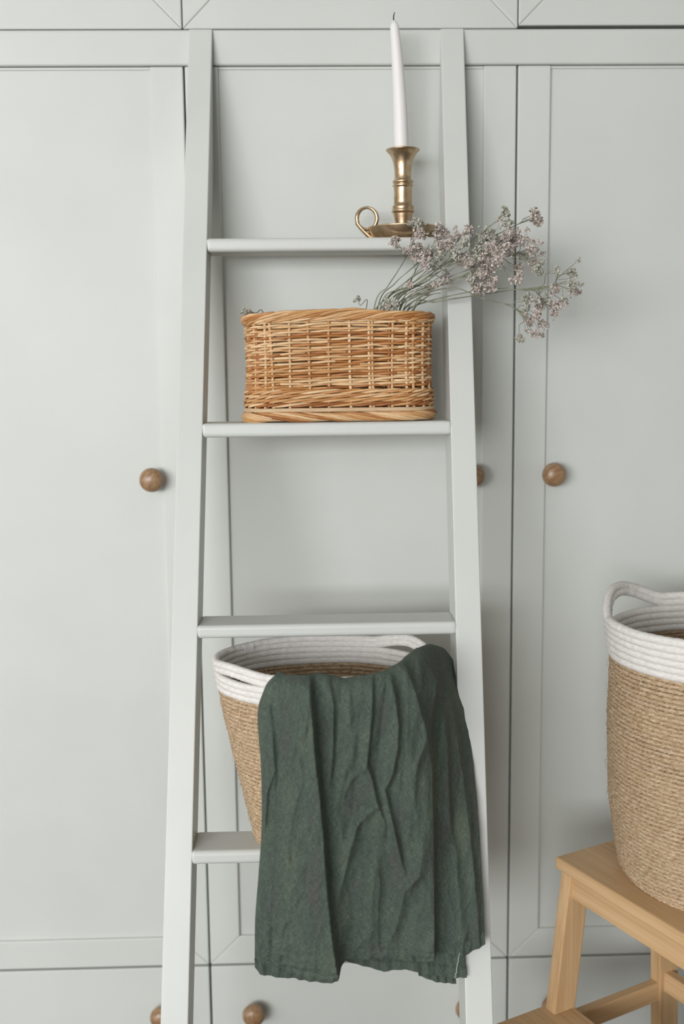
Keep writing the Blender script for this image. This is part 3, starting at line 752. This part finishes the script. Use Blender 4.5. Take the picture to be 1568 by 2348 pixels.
sprig('dried flower sprig with dark heads close to the basket rim', (BX-0.01, BY-0.01), [(878, 708), (890, 700), (898, 694)], [(897, 694, 18), (906, 700, 14), (888, 702, 12)], -0.17, -0.18, 24, 0.8)
sprig('dried flower tip poking out over the left end of the basket', (WX-0.10, WY), [(606, 728), (586, 718), (566, 716)], [(562, 714, 14), (572, 718, 10)], -0.15, -0.155, 25, 0.6)
rs = np.random.default_rng(77)
for k in range(9):                               # bare stalks among the flowers
    x0 = 862+k*11; e = [(1006, 600), (1062, 582), (1110, 556), (1040, 648), (1150, 605), (985, 560), (1090, 620), (1165, 660), (1010, 672)][k]
    P = [at(x0-10, 745, -0.150), at(x0, 707, -0.158-0.003*(k % 3))]
    for q in (0.35, 0.7, 1.0):
        P.append(at(x0+(e[0]-x0)*q, 707+(e[1]-707)*q - 10*math.sin(q*PI), -0.16-0.03*q))
    o = tube('dried_stalk', catmull(P, 30), np.linspace(0.0014, 0.0006, 30), 'dried_stem', None, 6)
    tag(o, 'bare grey-green stalk in the flower bunch rising from the wicker basket', 'stalk', 'bare stalks in the flower bunch')

# ------------------------------------------------------------------ the linen cloth
cloth = empty('linen_cloth', (0.05, -0.44, 0.6), 'crumpled dark green linen cloth hanging over the rope basket in the ladder', 'cloth')
def interp_pts(tab, u):
    tab = np.array(tab, float); return [np.interp(u, tab[:, 0], tab[:, k]) for k in range(1, tab.shape[1])]
RIDGES = [  # fold crests: (pixels down the fold), height in mm, gentle width left, steep width right
    ([(1535, 708), (1619, 714), (1705, 720), (1807, 732), (1893, 740), (2000, 747), (2061, 753), (2145, 762), (2240, 778)], 25, 105, 9),
    ([(1540, 996), (1653, 982), (1705, 980), (1743, 986), (1953, 990), (2100, 991), (2200, 990)], 20, 85, 8),
    ([(1590, 614), (1671, 624), (1756, 630), (1807, 613), (1900, 606)], 7, 24, 8),
    ([(1540, 752), (1619, 764), (1722, 763), (1799, 755)], 6, 24, 6),
    ([(1540, 853), (1636, 851), (1722, 842), (1747, 840), (1786, 853), (1829, 862), (1880, 880)], 8, 30, 6),
    ([(1535, 890), (1594, 904), (1653, 911), (1705, 909), (1760, 900)], 8, 26, 7),
    ([(1505, 918), (1559, 943), (1619, 960), (1653, 971), (1690, 976)], 9, 22, 7),
    ([(1675, 971), (1720, 958), (1777, 943)], 5, 9, 12),
    ([(1760, 900), (1807, 881), (1829, 887), (1948, 913), (1990, 925)], 6, 18, 6),
    ([(1752, 832), (1790, 802), (1820, 790)], 4, 9, 12),
    ([(1841, 857), (1893, 815), (1953, 800), (2053, 775)], 6, 14, 14),
    ([(1923, 965), (1988, 957), (2030, 923), (2107, 907), (2164, 886)], 6, 12, 16),
    ([(1900, 903), (1954, 917)], 4, 12, 6),
    ([(1495, 1000), (1600, 1032), (1800, 1062), (2000, 1085), (2170, 1098)], 8, 34, 14),
    ([(1480, 958), (1540, 992), (1600, 1010), (1700, 1022), (1900, 1030)], 7, 20, 8),
    ([(1640, 672), (1750, 668), (1900, 660), (2100, 668)], 4, 34, 24),
    ([(1600, 800), (1720, 806), (1850, 770), (1950, 792)], 4, 26, 14),
    ([(1980, 860), (2080, 850), (2180, 846)], 5, 36, 18),
    ([(1950, 1040), (2060, 1052), (2170, 1060)], 5, 22, 14),
]
ended = []
def fold_depth(px, py):
    D = np.zeros_like(px)
    for crest, amp, wl, wr in RIDGES:
        c = np.array(crest, float); x = np.interp(py, c[:, 0], c[:, 1])
        d = px-x
        w_ = np.where(d < 0, wl, wr)
        prof = 0.5*np.exp(-(d/w_)**2*1.2) + 0.5*np.exp(-np.abs(d)/(0.62*w_))
        fade = np.clip((py-c[0, 0]+30)/60, 0, 1)*np.clip((c[-1, 0]+40-py)/80, 0, 1)
        D += amp*(0.00125 if amp > 12 else 0.0015)*prof*fade
    return D
def fbm(px, py, sx, sy, seed, octv=3):
    out = np.empty(px.shape); f = out.ravel()
    for i, (a, b_) in enumerate(zip(px.ravel(), py.ravel())):
        f[i] = noise.fractal(Vector((a/sx, b_/sy, seed)), 0.9, 2.1, octv)
    return out
def crumple(px, py, sx, sy, seed):
    out = np.empty(px.shape); f = out.ravel()
    for i, (a, b_) in enumerate(zip(px.ravel(), py.ravel())):
        f[i] = 1-abs(noise.noise(Vector((a/sx + 0.25*b_/sy, b_/sy, seed))))*2.2
    return np.clip(out, 0, 1)**3
def cloth_grid(nm, top, hem, inside, nu, nv, amp, seed, uv_off, ridges=True, y_push=0.0):
    u = np.linspace(0, 1, nu)
    tx, ty, tY = interp_pts(top, u); hx, hy, hY = interp_pts(hem, u)
    Tn = np.array([at(a, b_, c) for a, b_, c in zip(tx, ty, tY)]); Hn = np.array([at(a, b_, c) for a, b_, c in zip(hx, hy, hY)])
    G_ = np.zeros((nv, nu, 3)); bc = np.array([0.014, -0.345])
    lenv = np.zeros(nv)
    for i in range(nu):
        T, H = Tn[i], Hn[i]
        if inside:
            out = np.array([T[0]-bc[0], (T[1]-bc[1])*1.6, 0]); out /= np.linalg.norm(out)
            ctrl = [T-out*0.020+np.array([0, 0, -0.075]), T-out*0.015+np.array([0, 0, -0.03]), T-out*0.008+np.array([0, 0, -0.005]), T,
                    T+out*0.012+np.array([0, 0, -0.008]), T+out*0.017+np.array([0, 0, -0.032])]
            S = ctrl[-1]
            for q in (0.14, 0.28, 0.44, 0.62, 0.8, 1.0):
                sway = 0.0075*math.sin(PI*min(1.0, q*1.35))*max(0.0, 1-u[i]*7) + 0.0105*math.sin(PI*q**0.62)*max(0.0, (u[i]-0.72)/0.28)
                ctrl.append(S+(H-S)*q + np.array([sway, -0.006*math.sin(PI*q), 0]))
            C = catmull(ctrl, 600)
        else:
            C = catmull([T+(H-T)*q for q in (0, 0.33, 0.66, 1)], 600)
        L = np.concatenate([[0], np.cumsum(np.linalg.norm(np.diff(C, axis=0), axis=1))])
        q = np.linspace(0, L[-1], nv)
        G_[:, i, :] = np.stack([np.interp(q, L, C[:, k]) for k in range(3)], 1)
        if i == nu//2: lenv = q
    flat = G_.reshape(-1, 3)
    q = flat-CAM; w = q @ FW
    px = (CX+F_PX*(q @ RT)/w).reshape(nv, nu); py = (CY-F_PX*(q @ UP)/w).reshape(nv, nu)
    grow = np.interp(np.arange(nv)/nv, [0, 0.09, 0.13, 0.17, 0.26, 1], [0.0, 0.10, 0.38, 0.66, 0.97, 1.0]) if inside else np.ones(nv)
    D = (fold_depth(px, py) if ridges else 0)
    D = D + amp*(0.0020*fbm(px, py, 46, 240, seed) + 0.0019*crumple(px, py, 46, 150, seed+3) + 0.0012*crumple(px, py, 30, 75, seed+8) - 0.0016*crumple(px, py, 70, 170, seed+17))
    if inside:                                    # small gathers that fade out below the rim
        D = D + 0.0042*fbm(px+0.10*(py-1550), py, 17, 420, seed+31, 2)*np.exp(-np.clip(py-1560, 0, None)/190)
        D = D + 0.0030*crumple(px, py, 40, 26, seed+41)*np.exp(-((py-2190)/34)**2)
    D = D*grow[:, None]
    tail = lenv[-1]-lenv                          # distance to the hem: the turned-up band is thicker, its stitching pulls in
    hemd = np.where(tail < 0.0125, 0.0014, 0.0) - 0.0016*np.exp(-((tail-0.0135)/0.0020)**2)
    pucker = 0.0012*np.sin(np.arange(nu)*0.55+seed)[None, :]*np.exp(-((tail-0.006)/0.008)**2)[:, None]
    D = D + hemd[:, None] + pucker
    side = u*(np.linalg.norm(Hn[0]-Hn[-1])+0.12)
    if uv_off == 0:                               # the stitched side seam
        D = D - 0.0012*np.exp(-((px-(645-0.035*(py-1560)))/2.6)**2)*grow[:, None]
    G_[:, :, 1] -= D + y_push
    ii, jj = np.meshgrid(np.arange(nv-1), np.arange(nu-1), indexing='ij')
    Fq = np.stack([ii*nu+jj, ii*nu+jj+1, (ii+1)*nu+jj+1, (ii+1)*nu+jj], -1).reshape(-1, 4)
    uvv = np.stack([np.broadcast_to(side[None, :], (nv, nu)), np.broadcast_to(lenv[:, None], (nv, nu))], -1).reshape(-1, 2)+uv_off
    o = link(nm, fast_mesh(nm, G_.reshape(-1, 3), Fq, uvv[Fq.ravel()]), 'green_linen', cloth)
    md = o.modifiers.new('thickness', 'SOLIDIFY'); md.thickness = 0.0011; md.offset = 1
    return o
TOP = [(0, 606, 1588, -0.435), (0.03, 616, 1560, -0.440), (0.06, 636, 1540, -0.446), (0.10, 656, 1546, -0.451), (0.2, 702, 1543, -0.456), (0.30, 748, 1546, -0.460), (0.37, 790, 1556, -0.461),
       (0.44, 838, 1548, -0.458), (0.52, 880, 1537, -0.452), (0.60, 915, 1520, -0.440), (0.68, 942, 1500, -0.415), (0.76, 962, 1484, -0.385), (0.84, 987, 1476, -0.348), (0.92, 1006, 1482, -0.325), (1.0, 1020, 1500, -0.312)]
HEM = [(0, 584, 2216, -0.470), (0.04, 596, 2232, -0.470), (0.12, 650, 2239, -0.470), (0.30, 745, 2240, -0.470), (0.36, 772, 2232, -0.470), (0.385, 782, 2208, -0.468), (0.42, 800, 2196, -0.466),
       (0.52, 870, 2194, -0.466), (0.64, 950, 2197, -0.466), (0.70, 986, 2188, -0.466), (0.735, 1000, 2178, -0.464), (0.82, 1040, 2186, -0.464), (0.90, 1072, 2184, -0.464), (1.0, 1112, 2162, -0.462)]
cloth_grid('front_layer', TOP, HEM, True, 240, 250, 1.0, 1.7, 0)
cloth_grid('back_layer', [(0, 790, 2130, -0.446), (1, 1060, 2130, -0.440)], [(0, 786, 2200, -0.455), (0.2, 845, 2218, -0.456), (0.33, 880, 2226, -0.456), (0.5, 930, 2221, -0.456), (0.7, 990, 2236, -0.455), (0.87, 1040, 2242, -0.454), (1, 1070, 2240, -0.454)], False, 110, 50, 0.8, 5.1, 0.7, False)
cloth_grid('inner_layer', [(0, 950, 2150, -0.440), (1, 1036, 2150, -0.437)], [(0, 960, 2236, -0.4515), (0.4, 1000, 2250, -0.4515), (1, 1046, 2255, -0.4515)], False, 50, 60, 0.4, 9.3, 1.4, False)

tube('frayed_edge', catmull([at(1054, 2184, -0.470), at(1050, 2205, -0.4715), at(1047, 2226, -0.4725), at(1042, 2242, -0.4725)], 24) + rng.normal(0, 0.0004, (24, 3)), 0.0007, 'pale_thread', cloth, 5)
